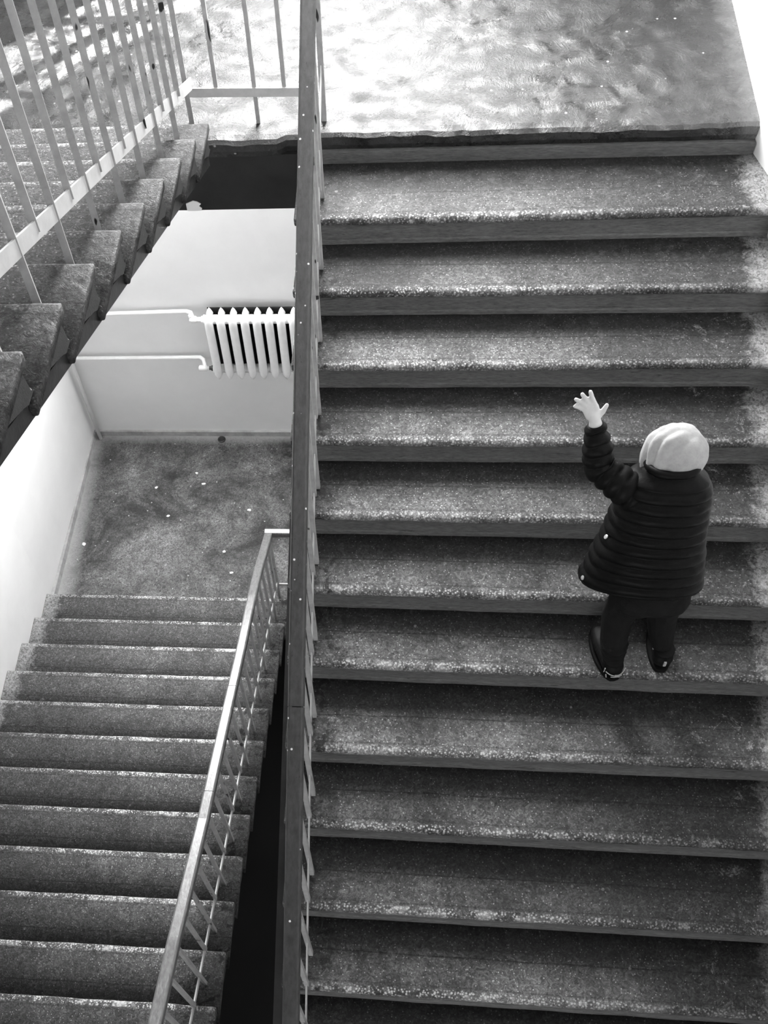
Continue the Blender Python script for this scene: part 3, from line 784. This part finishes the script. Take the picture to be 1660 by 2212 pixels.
# sleeves: gathered tubes with pinched channels
def sleeve(pts, pitch):
    mb = MB(); P = [(Vector(p[:3]), p[3]) for p in pts]
    seg = 26; path = []
    for (a, ra_), (b_, rb) in zip(P, P[1:]):
        L = (b_-a).length; n = max(3, int(L/.004))
        path += [(a.lerp(b_, i/n), ra_+(rb-ra_)*i/n) for i in range(n)]
    path.append(P[-1])
    # soften the elbow
    for _ in range(14): path = [path[0]]+[((path[i-1][0]+path[i][0]*2+path[i+1][0])/4, path[i][1]) for i in range(1, len(path)-1)]+[path[-1]]
    vs = []; s = 0; n = len(path)
    for i, (p, r_) in enumerate(path):
        tt = (path[min(n-1, i+1)][0]-path[max(0, i-1)][0]).normalized()
        if i: s += (p-path[i-1][0]).length
        e1 = tt.cross(Vector((.3, 1, .1))).normalized(); e2 = tt.cross(e1)
        for j in range(seg):
            a = 2*PI*j/seg
            rr3 = r_-.006+.010*abs(math.sin(PI*(s/pitch+.12*math.sin(a*2))))**.6+.004*noise.noise((a*1.3, s*30, 2))
            if i < 3 or i > n-4: rr3 *= .93
            q_ = p+e1*math.cos(a)*rr3+e2*math.sin(a)*rr3; vs.append((q_.x-CB.x, q_.y-CB.y, q_.z))
    fs = [(i*seg+j, i*seg+(j+1) % seg, (i+1)*seg+(j+1) % seg, (i+1)*seg+j) for i in range(n-1) for j in range(seg)]+[tuple(range(seg-1, -1, -1)), tuple((n-1)*seg+j for j in range(seg))]
    o = mb.add(vs, fs).build('sleeve', 'jacket_black', jacket, True); return o
sleeve([(1.20, -1.80, .84, .066), (1.145, -1.785, .875, .064), (1.055, -1.738, zz(-.028), .053), (1.040, -1.712, zz(.045), .049), (1.024, -1.682, zz(.118), .035), (1.021, -1.679, zz(.128), .029)], .040)
sleeve([(1.365, -1.80, .84, .064), (1.405, -1.79, .78, .062), (1.422, -1.79, .67, .054), (1.39, -1.68, .635, .044), (1.36, -1.652, .642, .032)], .040)
# collar roll and hem band
def ringtube(s, k, r_, name, par):
    pts = []
    for j in range(41):
        p = jp(s, 2*PI*j/40); c = JA.lerp(JB, s); p = c+(p-c)*k; pts.append(Vector((p.x-CB.x, p.y-CB.y, p.z)))
    MB().tube(pts, r_, 8).build(name, 'jacket_black', par, True)
ringtube(1.0, 1.02, .016, 'collar', jacket); ringtube(.01, .985, .007, 'hem', jacket)
for s, th in ((.80, PI*1.10), (.42, PI*1.06), (.05, PI*1.04)):
    p = jp(s, th); e = .01; nrm = (jp(s, th+e)-jp(s, th-e)).cross(jp(s+e, th)-jp(s-e, th)).normalized()
    p = p+nrm*.001
    q = MB(); q.lathe([(.006, 0), (.009, .001), (.009, .003), (.005, .0045)], 12, 'Z')
    o = q.build('snap_button', 'snap_metal', jacket, False, (p.x-CB.x, p.y-CB.y, p.z)); o.rotation_euler = nrm.to_track_quat('Z', 'Y').to_euler()
# hood: soft cap with gathered folds on the left, tail tucked in the collar
mb = MB(); NU, NV = 64, 44; vs = []
for i in range(NV+1):
    el = PI*i/NV
    for j in range(NU):
        a = 2*PI*j/NU; n_ = Vector((math.sin(el)*math.cos(a), math.sin(el)*math.sin(a), math.cos(el)))
        left = 1/(1+math.exp(7*(n_.x+.18))); low = (1-n_.z)*.5; low = low*low
        fold = 1+.12*left*(abs(math.sin(8*(n_.z*.5-n_.y*.8)+1.6*n_.x))-.6)+.09*noise.noise(n_*1.9+Vector((.3, 1.7, .2)))+.022*noise.noise(n_*5.5)
        p = Vector((n_.x*.098, n_.y*.102, n_.z*.098))*fold
        p += Vector((-.030, -.016, -.030))*left*low+Vector((.006, -.03, -.03))*low
        p += Vector((.016, -.004, .004))*(1+n_.x)*(1+n_.z)*.25
        vs.append((p.x+1.303-CB.x, p.y-1.705-CB.y, p.z+.972))
fs = [(i*NU+j, (i+1)*NU+j, (i+1)*NU+(j+1) % NU, i*NU+(j+1) % NU) for i in range(NV) for j in range(NU)]
mb.add(vs, fs)
hood = mb.build('hood', 'hood_fabric', person, True)
